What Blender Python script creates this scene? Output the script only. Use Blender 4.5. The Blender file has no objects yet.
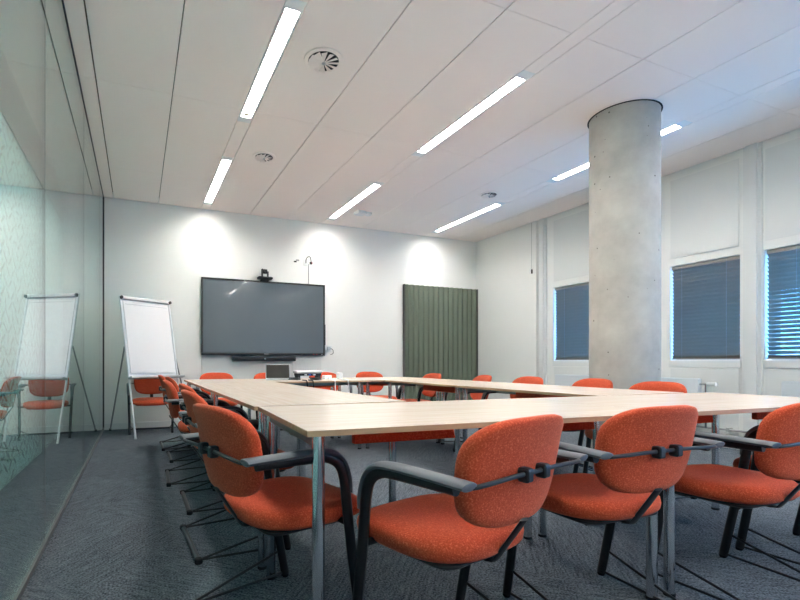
import bpy, bmesh, math, random
from mathutils import Vector, Matrix
random.seed(7)
PI = math.pi
R = math.radians
sc = bpy.context.scene
col = sc.collection

# ------------------------------------------------------------------ camera, world, exposure
CAM_H = 0.93
cam = bpy.data.cameras.new('camera')
cam_o = bpy.data.objects.new('camera', cam)
col.objects.link(cam_o)
cam_o.location = (0, 0, CAM_H)
cam_o.rotation_euler = (R(90), 0, -R(22.37))
cam.sensor_width = 36
cam.lens = 36 * 466.6 / 800
cam.shift_x = 70 / 800
cam.shift_y = 62 / 800
cam.clip_start = 0.05
sc.camera = cam_o

world = bpy.data.worlds.new('sky')
sc.world = world
world.use_nodes = True
bg = world.node_tree.nodes['Background']
wn = world.node_tree
w_tc = wn.nodes.new('ShaderNodeTexCoord'); w_sep = wn.nodes.new('ShaderNodeSeparateXYZ'); w_cr = wn.nodes.new('ShaderNodeValToRGB')
w_mr = wn.nodes.new('ShaderNodeMapRange'); w_mr.inputs['From Min'].default_value = -1; w_mr.inputs['From Max'].default_value = 1
wn.links.new(w_tc.outputs['Generated'], w_sep.inputs[0]); wn.links.new(w_sep.outputs['Z'], w_mr.inputs['Value'])
wn.links.new(w_mr.outputs['Result'], w_cr.inputs['Fac']); wn.links.new(w_cr.outputs['Color'], bg.inputs[0])
we = w_cr.color_ramp.elements
we[0].position = 0.44; we[0].color = (0.06, 0.22, 0.44, 1)      # dim ground outside
we[1].position = 0.53; we[1].color = (0.11, 0.46, 1.0, 1)       # clear evening blue sky
bg.inputs[1].default_value = 6.5

LAMP = 23.0            # luminance of the ceiling diffusers
sc.view_settings.view_transform = 'Standard'
sc.view_settings.look = 'None'
sc.view_settings.exposure = 1.84
sc.view_settings.gamma = 1.0
sc.view_settings.use_curve_mapping = False
sc.cycles.max_bounces = 10
sc.cycles.diffuse_bounces = 6
sc.cycles.glossy_bounces = 5
sc.cycles.transparent_max_bounces = 16
sc.cycles.caustics_reflective = False
sc.cycles.caustics_refractive = False
sc.cycles.sample_clamp_indirect = 8

# ------------------------------------------------------------------ materials
MATS = {}


def srgb(r, g, b):
    def f(c):
        c /= 255
        return c / 12.92 if c <= 0.04045 else ((c + 0.055) / 1.055) ** 2.4
    return (f(r), f(g), f(b), 1)


def mat(name, rgb, rough=0.5, metal=0.0, spec=0.5, bump=0, bump_scale=200, var=0, var_scale=8):
    m = bpy.data.materials.new(name)
    m.use_nodes = True
    nt = m.node_tree
    b = nt.nodes['Principled BSDF']
    b.inputs['Base Color'].default_value = srgb(*rgb)
    b.inputs['Roughness'].default_value = rough
    b.inputs['Metallic'].default_value = metal
    b.inputs['Specular IOR Level'].default_value = spec
    tc = nt.nodes.new('ShaderNodeTexCoord')
    if var:
        n = nt.nodes.new('ShaderNodeTexNoise')
        n.inputs['Scale'].default_value = var_scale
        n.inputs['Detail'].default_value = 4
        nt.links.new(tc.outputs['Object'], n.inputs['Vector'])
        mr = nt.nodes.new('ShaderNodeMapRange')
        mr.inputs['To Min'].default_value = 1 - var
        mr.inputs['To Max'].default_value = 1 + var
        nt.links.new(n.outputs['Fac'], mr.inputs['Value'])
        hs = nt.nodes.new('ShaderNodeHueSaturation')
        hs.inputs['Color'].default_value = srgb(*rgb)
        nt.links.new(mr.outputs['Result'], hs.inputs['Value'])
        nt.links.new(hs.outputs['Color'], b.inputs['Base Color'])
    if bump:
        n2 = nt.nodes.new('ShaderNodeTexNoise')
        n2.inputs['Scale'].default_value = bump_scale
        nt.links.new(tc.outputs['Object'], n2.inputs['Vector'])
        bp = nt.nodes.new('ShaderNodeBump')
        bp.inputs['Strength'].default_value = bump
        bp.inputs['Distance'].default_value = 0.002
        nt.links.new(n2.outputs['Fac'], bp.inputs['Height'])
        nt.links.new(bp.outputs['Normal'], b.inputs['Normal'])
    MATS[name] = m
    return m


mat('wall_paint', (236, 236, 233), 0.85, spec=0.2, bump=0.05, bump_scale=90, var=0.01, var_scale=3)
mat('frame_white', (226, 227, 225), 0.55, spec=0.3, var=0.008)
mat('ceiling_panel', (249, 239, 233), 0.9, spec=0.1, bump=0.04, bump_scale=400, var=0.01, var_scale=2)
mat('ceiling_slot', (120, 112, 98), 0.9, spec=0.1)
mat('end_plate', (232, 234, 234), 0.5, spec=0.3, var=0.01)
mat('black_metal', (18, 19, 21), 0.38, spec=0.5)
mat('pad_grey', (98, 101, 107), 0.5, spec=0.4, bump=0.15, bump_scale=500)
mat('dark_plastic', (38, 42, 46), 0.45, spec=0.4, var=0.05)
mat('black_plastic', (20, 22, 24), 0.4, spec=0.4)
mat('chrome', (205, 208, 210), 0.12, 1.0)
mat('steel_rail', (120, 140, 142), 0.3, 0.8, var=0.05)
mat('aluminium', (150, 152, 154), 0.35, 0.9)
mat('silver', (190, 193, 196), 0.35, 0.6)
mat('channel', (96, 96, 97), 0.5, 0.3)
mat('dark_trim', (72, 70, 70), 0.5, 0.2)
mat('paper', (238, 238, 238), 0.8, spec=0.2)
mat('board_white', (226, 230, 233), 0.35, spec=0.4)
mat('white_plastic', (228, 230, 230), 0.4, spec=0.4)
mat('radiator_white', (216, 221, 226), 0.4, spec=0.4)
mat('slat_grey', (142, 137, 130), 0.4, 0.3, var=0.02)
mat('cord_grey', (150, 160, 170), 0.7)
mat('felt_green', (104, 113, 100), 0.95, spec=0.1, bump=0.6, bump_scale=350, var=0.25, var_scale=160)
mat('screen', (84, 94, 101), 0.16, spec=0.55)
mat('laptop_screen', (52, 50, 46), 0.5, spec=0.2)
mat('pipe_grey', (170, 172, 172), 0.4, 0.3)
mat('rubber', (28, 30, 32), 0.7, spec=0.2)
mat('blue_plug', (40, 90, 190), 0.4)
mat('red_led', (200, 30, 50), 0.4)
mat('vent_dark', (30, 30, 32), 0.8)
mat('line_grey', (200, 204, 208), 0.8)


def new_mat(name):
    m = bpy.data.materials.new(name)
    m.use_nodes = True
    MATS[name] = m
    return m, m.node_tree, m.node_tree.nodes['Principled BSDF'], m.node_tree.links


def node(nt, t, **kw):
    n = nt.nodes.new(t)
    for k, v in kw.items():
        setattr(n, k, v)
    return n


def fabric():
    m, nt, b, L = new_mat('orange_fabric')
    tc = node(nt, 'ShaderNodeTexCoord')
    n = node(nt, 'ShaderNodeTexNoise'); n.inputs['Scale'].default_value = 210; n.inputs['Detail'].default_value = 3
    n.inputs['Roughness'].default_value = 0.65
    L.new(tc.outputs['Object'], n.inputs['Vector'])
    cr = node(nt, 'ShaderNodeValToRGB')
    e = cr.color_ramp.elements
    e[0].position = 0.40; e[0].color = srgb(186, 68, 42)
    e[1].position = 0.68; e[1].color = srgb(226, 112, 80)
    mid = e.new(0.54); mid.color = srgb(203, 80, 51)
    L.new(n.outputs['Fac'], cr.inputs['Fac'])
    L.new(cr.outputs['Color'], b.inputs['Base Color'])
    b.inputs['Roughness'].default_value = 0.9
    b.inputs['Specular IOR Level'].default_value = 0.15
    b.inputs['Sheen Weight'].default_value = 0.25
    b.inputs['Sheen Tint'].default_value = srgb(255, 190, 160)
    v = node(nt, 'ShaderNodeTexNoise'); v.inputs['Scale'].default_value = 420
    L.new(tc.outputs['Object'], v.inputs['Vector'])
    bp = node(nt, 'ShaderNodeBump'); bp.inputs['Strength'].default_value = 0.35; bp.inputs['Distance'].default_value = 0.002
    L.new(v.outputs['Fac'], bp.inputs['Height']); L.new(bp.outputs['Normal'], b.inputs['Normal'])


fabric()


def wood(name, a, c, rough):
    m, nt, b, L = new_mat(name)
    tc = node(nt, 'ShaderNodeTexCoord')
    mp = node(nt, 'ShaderNodeMapping'); mp.inputs['Scale'].default_value = (1.6, 26, 26)
    L.new(tc.outputs['Object'], mp.inputs['Vector'])
    n = node(nt, 'ShaderNodeTexNoise'); n.inputs['Scale'].default_value = 1.6; n.inputs['Detail'].default_value = 6
    n.inputs['Distortion'].default_value = 0.6
    L.new(mp.outputs['Vector'], n.inputs['Vector'])
    cr = node(nt, 'ShaderNodeValToRGB'); e = cr.color_ramp.elements
    e[0].position = 0.3; e[0].color = srgb(*a)
    e[1].position = 0.7; e[1].color = srgb(*c)
    L.new(n.outputs['Fac'], cr.inputs['Fac'])
    L.new(cr.outputs['Color'], b.inputs['Base Color'])
    b.inputs['Roughness'].default_value = rough
    b.inputs['Specular IOR Level'].default_value = 0.5


wood('table_wood', (228, 208, 190), (238, 222, 207), 0.22)
wood('table_edge', (176, 142, 108), (198, 164, 130), 0.4)


def concrete():
    m, nt, b, L = new_mat('concrete')
    tc = node(nt, 'ShaderNodeTexCoord')
    n = node(nt, 'ShaderNodeTexNoise'); n.inputs['Scale'].default_value = 2.6; n.inputs['Detail'].default_value = 8
    n.inputs['Roughness'].default_value = 0.62
    L.new(tc.outputs['Object'], n.inputs['Vector'])
    cr = node(nt, 'ShaderNodeValToRGB'); e = cr.color_ramp.elements
    e[0].position = 0.3; e[0].color = srgb(168, 165, 160)
    e[1].position = 0.7; e[1].color = srgb(200, 197, 191)
    L.new(n.outputs['Fac'], cr.inputs['Fac'])
    v = node(nt, 'ShaderNodeTexVoronoi'); v.inputs['Scale'].default_value = 15
    L.new(tc.outputs['Object'], v.inputs['Vector'])
    lt = node(nt, 'ShaderNodeMath', operation='LESS_THAN')
    # pits of varying size: distance compared with a random size from the cell colour
    sep = node(nt, 'ShaderNodeSeparateColor'); L.new(v.outputs['Color'], sep.inputs['Color'])
    pw = node(nt, 'ShaderNodeMath', operation='POWER'); pw.inputs[1].default_value = 4
    L.new(sep.outputs[0], pw.inputs[0])
    ml = node(nt, 'ShaderNodeMath', operation='MULTIPLY'); ml.inputs[1].default_value = 0.15
    L.new(pw.outputs[0], ml.inputs[0])
    L.new(v.outputs['Distance'], lt.inputs[0]); L.new(ml.outputs[0], lt.inputs[1])
    mx = node(nt, 'ShaderNodeMix', data_type='RGBA')
    L.new(lt.outputs[0], mx.inputs['Factor']); L.new(cr.outputs['Color'], mx.inputs['A'])
    mx.inputs['B'].default_value = srgb(96, 94, 90)
    L.new(mx.outputs['Result'], b.inputs['Base Color'])
    b.inputs['Roughness'].default_value = 0.75
    b.inputs['Specular IOR Level'].default_value = 0.25
    bp = node(nt, 'ShaderNodeBump'); bp.inputs['Strength'].default_value = 0.25; bp.inputs['Distance'].default_value = 0.006
    L.new(n.outputs['Fac'], bp.inputs['Height']); L.new(bp.outputs['Normal'], b.inputs['Normal'])


concrete()


def carpet():
    m, nt, b, L = new_mat('carpet')
    tc = node(nt, 'ShaderNodeTexCoord')
    rot = node(nt, 'ShaderNodeMapping'); rot.inputs['Rotation'].default_value = (0, 0, R(-50))
    L.new(tc.outputs['Object'], rot.inputs['Vector'])

    def streak(sx, sy, s):
        mp = node(nt, 'ShaderNodeMapping'); mp.inputs['Scale'].default_value = (sx, sy, 1)
        L.new(rot.outputs['Vector'], mp.inputs['Vector'])
        n = node(nt, 'ShaderNodeTexNoise'); n.inputs['Scale'].default_value = s; n.inputs['Detail'].default_value = 5
        n.inputs['Roughness'].default_value = 0.7
        L.new(mp.outputs['Vector'], n.inputs['Vector'])
        return n.outputs['Fac']
    a = streak(5, 52, 1.6)
    c = streak(52, 5, 1.6)
    ck = node(nt, 'ShaderNodeTexChecker'); ck.inputs['Scale'].default_value = 1 / 0.75
    ck.inputs['Color1'].default_value = (0, 0, 0, 1); ck.inputs['Color2'].default_value = (1, 1, 1, 1)
    L.new(rot.outputs['Vector'], ck.inputs['Vector'])
    mx = node(nt, 'ShaderNodeMix', data_type='FLOAT')
    L.new(ck.outputs['Fac'], mx.inputs['Factor']); L.new(a, mx.inputs['A']); L.new(c, mx.inputs['B'])
    fine = node(nt, 'ShaderNodeTexNoise'); fine.inputs['Scale'].default_value = 120; fine.inputs['Detail'].default_value = 2
    L.new(tc.outputs['Object'], fine.inputs['Vector'])
    br = node(nt, 'ShaderNodeTexBrick')
    br.inputs['Scale'].default_value = 1.0; br.inputs['Brick Width'].default_value = 1.5; br.inputs['Row Height'].default_value = 0.375
    br.inputs['Mortar Size'].default_value = 0.0
    br.inputs['Color1'].default_value = (0.42, 0.42, 0.42, 1); br.inputs['Color2'].default_value = (0.58, 0.58, 0.58, 1)
    L.new(rot.outputs['Vector'], br.inputs['Vector'])
    s1 = node(nt, 'ShaderNodeMath', operation='MULTIPLY_ADD'); s1.inputs[1].default_value = 1.3
    L.new(fine.outputs['Fac'], s1.inputs[0]); L.new(mx.outputs['Result'], s1.inputs[2])
    s2 = node(nt, 'ShaderNodeMath', operation='MULTIPLY_ADD'); s2.inputs[1].default_value = 0.35
    L.new(br.outputs['Color'], s2.inputs[0]); L.new(s1.outputs[0], s2.inputs[2])
    cr = node(nt, 'ShaderNodeValToRGB'); e = cr.color_ramp.elements
    e[0].position = 0.72; e[0].color = srgb(46, 53, 60)
    e[1].position = 1.12; e[1].color = srgb(128, 136, 144)
    e[1].position = 1.0
    hm = node(nt, 'ShaderNodeMapRange'); hm.inputs['From Min'].default_value = 1.0; hm.inputs['From Max'].default_value = 1.65
    L.new(s2.outputs[0], hm.inputs['Value'])
    e[0].position = 0.1
    L.new(hm.outputs['Result'], cr.inputs['Fac'])
    L.new(cr.outputs['Color'], b.inputs['Base Color'])
    b.inputs['Roughness'].default_value = 0.95
    b.inputs['Specular IOR Level'].default_value = 0.1
    bp = node(nt, 'ShaderNodeBump'); bp.inputs['Strength'].default_value = 0.6; bp.inputs['Distance'].default_value = 0.004
    L.new(s1.outputs[0], bp.inputs['Height']); L.new(bp.outputs['Normal'], b.inputs['Normal'])


carpet()


def emit(name, rgb, s):
    m = bpy.data.materials.new(name); m.use_nodes = True
    nt = m.node_tree
    nt.nodes.clear()
    o = nt.nodes.new('ShaderNodeOutputMaterial'); e = nt.nodes.new('ShaderNodeEmission')
    e.inputs[0].default_value = rgb; e.inputs[1].default_value = s
    nt.links.new(e.outputs[0], o.inputs[0])
    MATS[name] = m


emit('lamp', (1.0, 0.970, 0.925, 1), LAMP)
emit('hall_fill', (1.0, 0.99, 0.97, 1), 17.0)


def glass(name, tint, refl_tint, r0, power=5.0):
    m = bpy.data.materials.new(name); m.use_nodes = True
    nt = m.node_tree; nt.nodes.clear(); L = nt.links
    o = nt.nodes.new('ShaderNodeOutputMaterial')
    t = nt.nodes.new('ShaderNodeBsdfTransparent'); t.inputs[0].default_value = tint
    g = nt.nodes.new('ShaderNodeBsdfGlossy'); g.inputs['Roughness'].default_value = 0.0
    g.inputs['Color'].default_value = refl_tint
    lw = nt.nodes.new('ShaderNodeLayerWeight'); lw.inputs['Blend'].default_value = 0.5
    p = nt.nodes.new('ShaderNodeMath'); p.operation = 'POWER'; p.inputs[1].default_value = power
    L.new(lw.outputs['Facing'], p.inputs[0])
    ma = nt.nodes.new('ShaderNodeMath'); ma.operation = 'MULTIPLY_ADD'
    ma.inputs[1].default_value = 1 - r0; ma.inputs[2].default_value = r0
    L.new(p.outputs[0], ma.inputs[0])
    mx = nt.nodes.new('ShaderNodeMixShader')
    L.new(ma.outputs[0], mx.inputs[0]); L.new(t.outputs[0], mx.inputs[1]); L.new(g.outputs[0], mx.inputs[2])
    L.new(mx.outputs[0], o.inputs[0])
    MATS[name] = m


glass('partition_glass', (0.92, 0.965, 0.96, 1), (0.94, 0.98, 0.972, 1), 0.09, 2.7)
glass('window_glass', (0.95, 0.97, 1.0, 1), (1, 1, 1, 1), 0.05)


def film():
    m = bpy.data.materials.new('frosted_film'); m.use_nodes = True
    nt = m.node_tree; L = nt.links
    b = nt.nodes['Principled BSDF']; o = nt.nodes['Material Output']
    b.inputs['Base Color'].default_value = srgb(200, 222, 220)
    b.inputs['Roughness'].default_value = 0.5
    tr = nt.nodes.new('ShaderNodeBsdfTranslucent'); tr.inputs[0].default_value = srgb(196, 226, 224)
    mx = nt.nodes.new('ShaderNodeMixShader'); mx.inputs[0].default_value = 0.6
    L.new(b.outputs[0], mx.inputs[1]); L.new(tr.outputs[0], mx.inputs[2]); L.new(mx.outputs[0], o.inputs[0])
    MATS['frosted_film'] = m


film()
mat('film_dash', (14, 26, 28), 0.6)
mat('hall_dark', (120, 124, 124), 0.9, spec=0.1)
M = MATS


_b = MATS['screen'].node_tree.nodes['Principled BSDF']
_b.inputs['Coat Weight'].default_value = 0.3
_b.inputs['Coat Roughness'].default_value = 0.02


# ------------------------------------------------------------------ mesh building helpers
class MB:
    def __init__(self):
        self.v = []; self.f = []; self.mi = []

    def add(self, vs, fs, mi=0, T=None):
        o = len(self.v)
        for p in vs:
            p = Vector(p)
            if T is not None: p = T @ p
            self.v.append(p)
        for f in fs:
            self.f.append([i + o for i in f]); self.mi.append(mi)
        return self

    def box(self, x0, x1, y0, y1, z0, z1, mi=0, T=None):
        vs = [(x, y, z) for z in (z0, z1) for y in (y0, y1) for x in (x0, x1)]
        return self.add(vs, [(0, 2, 3, 1), (4, 5, 7, 6), (0, 1, 5, 4), (2, 6, 7, 3), (0, 4, 6, 2), (1, 3, 7, 5)], mi, T)

    def rbox(self, x0, x1, y0, y1, z0, z1, r=0.01, mi=0, T=None, axis='z', seg=4):
        """box with rounded vertical edges (axis) and small chamfered rims"""
        A, B, C = {'z': ((x0, x1), (y0, y1), (z0, z1)), 'y': ((x0, x1), (z0, z1), (y0, y1)), 'x': ((y0, y1), (z0, z1), (x0, x1))}[axis]
        pts = []
        for (cx, cy, a0) in ((A[1] - r, B[1] - r, 0), (A[0] + r, B[1] - r, 90), (A[0] + r, B[0] + r, 180), (A[1] - r, B[0] + r, 270)):
            for k in range(seg + 1):
                a = R(a0 + 90 * k / seg)
                pts.append((cx + r * math.cos(a), cy + r * math.sin(a)))
        e = min(r * 0.5, (C[1] - C[0]) * 0.3)
        mx, my = (A[0] + A[1]) / 2, (B[0] + B[1]) / 2
        fx = 1 - e / max((A[1] - A[0]) / 2, 1e-6); fy = 1 - e / max((B[1] - B[0]) / 2, 1e-6)
        inn = [(mx + (p[0] - mx) * fx, my + (p[1] - my) * fy) for p in pts]
        rings = [[(p, C[0]) for p in inn], [(p, C[0] + e) for p in pts], [(p, C[1] - e) for p in pts], [(p, C[1]) for p in inn]]
        n = len(pts); vs = []
        for rg in rings:
            for p, c in rg:
                vs.append({'z': (p[0], p[1], c), 'y': (p[0], c, p[1]), 'x': (c, p[0], p[1])}[axis])
        fs = []
        for k in range(3):
            for i in range(n):
                j = (i + 1) % n
                fs.append((k * n + i, k * n + j, (k + 1) * n + j, (k + 1) * n + i))
        fs.append(tuple(reversed(range(n)))); fs.append(tuple(range(3 * n, 4 * n)))
        if axis == 'y':
            fs = [tuple(reversed(f)) for f in fs]
        return self.add(vs, fs, mi, T)

    def tube(self, path, rx, ry=None, seg=10, ref=(1, 0, 0), mi=0, T=None, caps=True, taper=None):
        """sweep an oval along a path; ref is the direction of the rx axis"""
        ry = rx if ry is None else ry
        P = [Vector(p) for p in path]; n = len(P); vs = []; fs = []
        prev = None
        for i, p in enumerate(P):
            t = (P[min(i + 1, n - 1)] - P[max(i - 1, 0)]).normalized()
            base = Vector(ref) if prev is None else prev
            a = base - t * base.dot(t)
            if a.length < 1e-4:
                a = t.orthogonal()
            a.normalize(); b = t.cross(a); prev = a
            s = taper[i] if taper else 1.0
            for k in range(seg):
                th = 2 * PI * k / seg
                vs.append(p + a * (rx * s * math.cos(th)) + b * (ry * s * math.sin(th)))
        for i in range(n - 1):
            for k in range(seg):
                l = (k + 1) % seg
                fs.append((i * seg + k, i * seg + l, (i + 1) * seg + l, (i + 1) * seg + k))
        if caps:
            fs.append(tuple(reversed(range(seg)))); fs.append(tuple(range((n - 1) * seg, n * seg)))
        return self.add(vs, fs, mi, T)

    def cyl(self, p0, p1, r, seg=20, mi=0, T=None, r1=None):
        return self.tube([p0, p1], r, r, seg, ref=(1, 0.01, 0.02), mi=mi, T=T, taper=[1, (r1 / r) if r1 else 1])

    def lathe(self, prof, seg=32, mi=0, T=None):
        vs = []; fs = []
        for (r, z) in prof:
            for k in range(seg):
                a = 2 * PI * k / seg
                vs.append((r * math.cos(a), r * math.sin(a), z))
        for i in range(len(prof) - 1):
            for k in range(seg):
                l = (k + 1) % seg
                fs.append((i * seg + k, i * seg + l, (i + 1) * seg + l, (i + 1) * seg + k))
        fs.append(tuple(reversed(range(seg)))); fs.append(tuple(range((len(prof) - 1) * seg, len(prof) * seg)))
        return self.add(vs, fs, mi, T)

    def cushion(self, rx, ry, th, n=4.0, seg=48, deform=None, crown=0.25, mi=0):
        """closed pillow: superellipse outline in XY, thickness th in Z, then deform(x,y,z)"""
        prof = [(0.0, -0.5), (0.45, -0.5), (0.80, -0.49), (0.93, -0.44), (0.985, -0.28), (1.0, 0.0), (0.985, 0.22), (0.94, 0.36), (0.84, 0.44), (0.6, 0.48), (0.3, 0.5), (0.0, 0.5)]
        vs = []; fs = []; rings = []
        for (s, h) in prof:
            if s == 0:
                rings.append([len(vs)]); vs.append((0, 0, h * th)); continue
            ids = []
            for k in range(seg):
                a = 2 * PI * k / seg
                ca, sa = math.cos(a), math.sin(a)
                rr = (abs(ca) ** n + abs(sa) ** n) ** (-1 / n)
                ids.append(len(vs)); vs.append((rx * s * rr * ca, ry * s * rr * sa, h * th))
            rings.append(ids)
        for A, B in zip(rings, rings[1:]):
            for k in range(seg):
                l = (k + 1) % seg
                if len(A) == 1: fs.append((A[0], B[l], B[k]))
                elif len(B) == 1: fs.append((A[k], A[l], B[0]))
                else: fs.append((A[k], A[l], B[l], B[k]))
        if deform: vs = [deform(*p) for p in vs]
        return self.add(vs, fs, mi)

    def build(self, name, m, parent=None, loc=(0, 0, 0), rz=0, smooth=True, bevel=0, angle=35):
        me = bpy.data.meshes.new(name)
        me.from_pydata([tuple(p) for p in self.v], [], self.f)
        ms = m if isinstance(m, (list, tuple)) else [m]
        for x in ms: me.materials.append(x)
        if len(ms) > 1:
            for p, i in zip(me.polygons, self.mi): p.material_index = i
        bm = bmesh.new(); bm.from_mesh(me)
        bmesh.ops.recalc_face_normals(bm, faces=bm.faces)
        bm.to_mesh(me); bm.free()
        if smooth:
            for p in me.polygons: p.use_smooth = True
            me.set_sharp_from_angle(angle=R(angle))
        o = bpy.data.objects.new(name, me)
        col.objects.link(o)
        o.location = loc; o.rotation_euler = (0, 0, rz)
        if parent: o.parent = parent
        if bevel:
            b = o.modifiers.new('bevel', 'BEVEL'); b.width = bevel; b.segments = 2; b.limit_method = 'ANGLE'
        return o


def smooth_path(pts, n=6):
    P = [Vector(p) for p in pts]
    P = [P[0] * 2 - P[1]] + P + [P[-1] * 2 - P[-2]]
    out = []
    for i in range(1, len(P) - 2):
        for k in range(n):
            t = k / n
            a, b, c, d = P[i - 1], P[i], P[i + 1], P[i + 2]
            out.append(0.5 * ((2 * b) + (c - a) * t + (2 * a - 5 * b + 4 * c - d) * t * t + (3 * b - a - 3 * c + d) * t ** 3))
    out.append(P[-2])
    return out


def tag(o, label, cat, group=None):
    o['label'] = label; o['category'] = cat
    if group: o['group'] = group
    return o


def thing(name, label, cat, loc=(0, 0, 0), rz=0, group=None):
    o = bpy.data.objects.new(name, None)
    col.objects.link(o)
    o.empty_display_size = 0.1
    o.location = loc; o.rotation_euler = (0, 0, rz)
    return tag(o, label, cat, group)


def struct(o):
    o['kind'] = 'structure'
    return o


def copy_tree(src, parent=None):
    c = src.copy(); col.objects.link(c)
    if parent: c.parent = parent
    for ch in list(src.children):
        copy_tree(ch, c)
    return c


# ------------------------------------------------------------------ the room
XL, XR, YB, YF, ZC = -0.442, 5.936, 7.083, -2.4, 3.187
SLAB = 3.27

struct(MB().box(-2.6, XR + 0.3, YF - 0.2, YB + 0.2, -0.15, 0).build('floor', M['carpet'], smooth=False))
struct(MB().box(-2.6, XR + 0.3, YB, YB + 0.2, 0, SLAB).build('wall_back', M['wall_paint'], smooth=False))
struct(MB().box(-2.6, XR + 0.3, YF - 0.2, YF, 0, SLAB).build('wall_front', M['wall_paint'], smooth=False))

# ceiling: metal panels with open joints under a slab
ceil = MB()
ceil.box(-2.6, XR + 0.3, YF - 0.2, YB + 0.2, SLAB, SLAB + 0.1, 1)
xs = [(XL + 0.012, -0.318), (-0.306, 0.266), (0.274, 0.852), (0.988, 1.576), (1.584, 2.174), (2.182, 2.752), (2.888, 3.481), (3.489, 4.092), (4.100, 4.712), (4.848, 5.386), (5.394, 5.905)]
ys = [YF, -1.27, 0.53, 2.33, 4.15, 5.95, YB - 0.006]
PC = (4.139, 2.945)       # column centre
PR = 0.281
for (a, b) in xs:
    for y0, y1 in zip(ys, ys[1:]):
        ceil.box(a, b, y0 + 0.0015, y1 - 0.0015, ZC, ZC + 0.02)
STRIPS = [0.92, 2.82, 4.78]
LIGHTS = [(-1.96, -0.54), (0.45, 1.87), (2.86, 4.28), (5.27, 6.76)]
for cx in STRIPS:
    edges = [YF] + [v for (a, b) in LIGHTS for v in (a - 0.095, b + 0.095)] + [YB - 0.006]
    for k in range(0, len(edges), 2):
        ceil.box(cx - 0.062, cx + 0.062, edges[k], edges[k + 1], ZC, ZC + 0.02)
# edge angle by the window wall (dark slot) and corridor soffit
ceil.box(-2.6, XL - 0.03, YF, YB, ZC, ZC + 0.02)
struct(ceil.build('ceiling', [M['ceiling_panel'], M['ceiling_slot']], smooth=False))

# right wall: solid parts around the window openings
ZS, ZH = 0.953, 2.078
WINS = [(-1.75, -0.45), (-0.10, 0.95), (1.30, 2.727), (2.937, 3.645), (4.25, 5.352)]
wr = MB()
wr.box(XR, XR + 0.3, YF, YB, 0, ZS)
wr.box(XR, XR + 0.3, YF, YB, ZH, SLAB)
ye = [YF] + [v for w in WINS for v in w] + [YB]
for k in range(0, len(ye), 2):
    wr.box(XR, XR + 0.3, ye[k], ye[k + 1], ZS, ZH)
struct(wr.build('wall_right', M['wall_paint'], smooth=False))

# cladding panels above and below the windows, slightly proud, leaving thin seams
tr = MB()
for (a, b) in WINS:
    tr.box(XR - 0.006, XR + 0.01, a + 0.008, b - 0.008, 2.168, 3.105)
    tr.box(XR - 0.006, XR + 0.01, a + 0.008, b - 0.008, 0.11, 0.858)
    tr.box(XR - 0.010, XR + 0.01, a - 0.01, b + 0.01, 0.866, 0.945)
struct(tr.build('trim_1', M['frame_white'], smooth=False, bevel=0.002))
# mullion columns
for i, (a, b) in enumerate([(5.500, 5.585), (2.768, 2.868), (1.08, 1.18)]):
    mb = MB().box(XR - 0.055, XR + 0.02, a, b, 0, SLAB)
    mb.box(XR - 0.03, XR + 0.02, a - 0.028, b + 0.028, 0, SLAB)
    struct(mb.build('trim_%d' % (i + 2), M['frame_white'], smooth=False, bevel=0.003))
struct(MB().box(XR - 0.05, XR + 0.01, 5.64, YB, 0, SLAB).build('trim_5', M['wall_paint'], smooth=False))
# window frames with glass
for i, (a, b) in enumerate(reversed(WINS)):
    fr = MB()
    x0, x1 = XR + 0.13, XR + 0.19
    fr.box(x0, x1, a, a + 0.035, ZS, ZH); fr.box(x0, x1, b - 0.035, b, ZS, ZH)
    fr.box(x0, x1, a + 0.035, b - 0.035, ZS, ZS + 0.035); fr.box(x0, x1, a + 0.035, b - 0.035, ZH - 0.035, ZH)
    w = struct(fr.build('window_%d' % (i + 1), M['frame_white'], smooth=False))
    MB().box(XR + 0.155, XR + 0.165, a + 0.035, b - 0.035, ZS + 0.035, ZH - 0.035).build('pane', M['window_glass'], w, smooth=False)
    pl = bpy.data.lights.new('window_portal', 'AREA'); pl.shape = 'RECTANGLE'; pl.size = b - a; pl.size_y = ZH - ZS
    pl.cycles.is_portal = True
    po = bpy.data.objects.new('window_portal', pl); col.objects.link(po)
    po.location = (XR + 0.22, (a + b) / 2, (ZS + ZH) / 2); po.rotation_euler = (0, R(90), 0)

# baseboards
struct(MB().box(XL, XR - 0.05, YB - 0.014, YB, 0, 0.085).build('baseboard_back', M['frame_white'], smooth=False, bevel=0.002))
struct(MB().box(XR - 0.02, XR, YF, 5.50, 0, 0.10).build('baseboard_right', M['frame_white'], smooth=False, bevel=0.002))

# left: frameless glass partition in aluminium channels
gl = MB()
joints = [YF, -0.94, 0.90, 2.74, 4.58, 6.42, YB - 0.02]
for y0, y1 in zip(joints, joints[1:]):
    gl.box(XL - 0.006, XL + 0.006, y0 + 0.002, y1 - 0.002, 0.03, ZC - 0.012)
struct(gl.build('wall_left', M['partition_glass'], smooth=False))
gk = MB()
for y in joints[1:-1]:
    gk.box(XL - 0.0065, XL + 0.0065, y - 0.002, y + 0.002, 0.03, ZC - 0.012)
struct(gk.build('trim_10', M['channel'], smooth=False))
struct(MB().box(XL - 0.016, XL + 0.016, YF, YB, 0, 0.026).build('trim_6', M['channel'], smooth=False, bevel=0.003))
struct(MB().box(XL - 0.02, XL + 0.009, YF, YB, ZC - 0.016, SLAB).build('trim_7', M['dark_trim'], smooth=False))
struct(MB().box(XL - 0.02, XL + 0.016, YB - 0.022, YB, 0.03, ZC).build('trim_8', M['dark_trim'], smooth=False))
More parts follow.
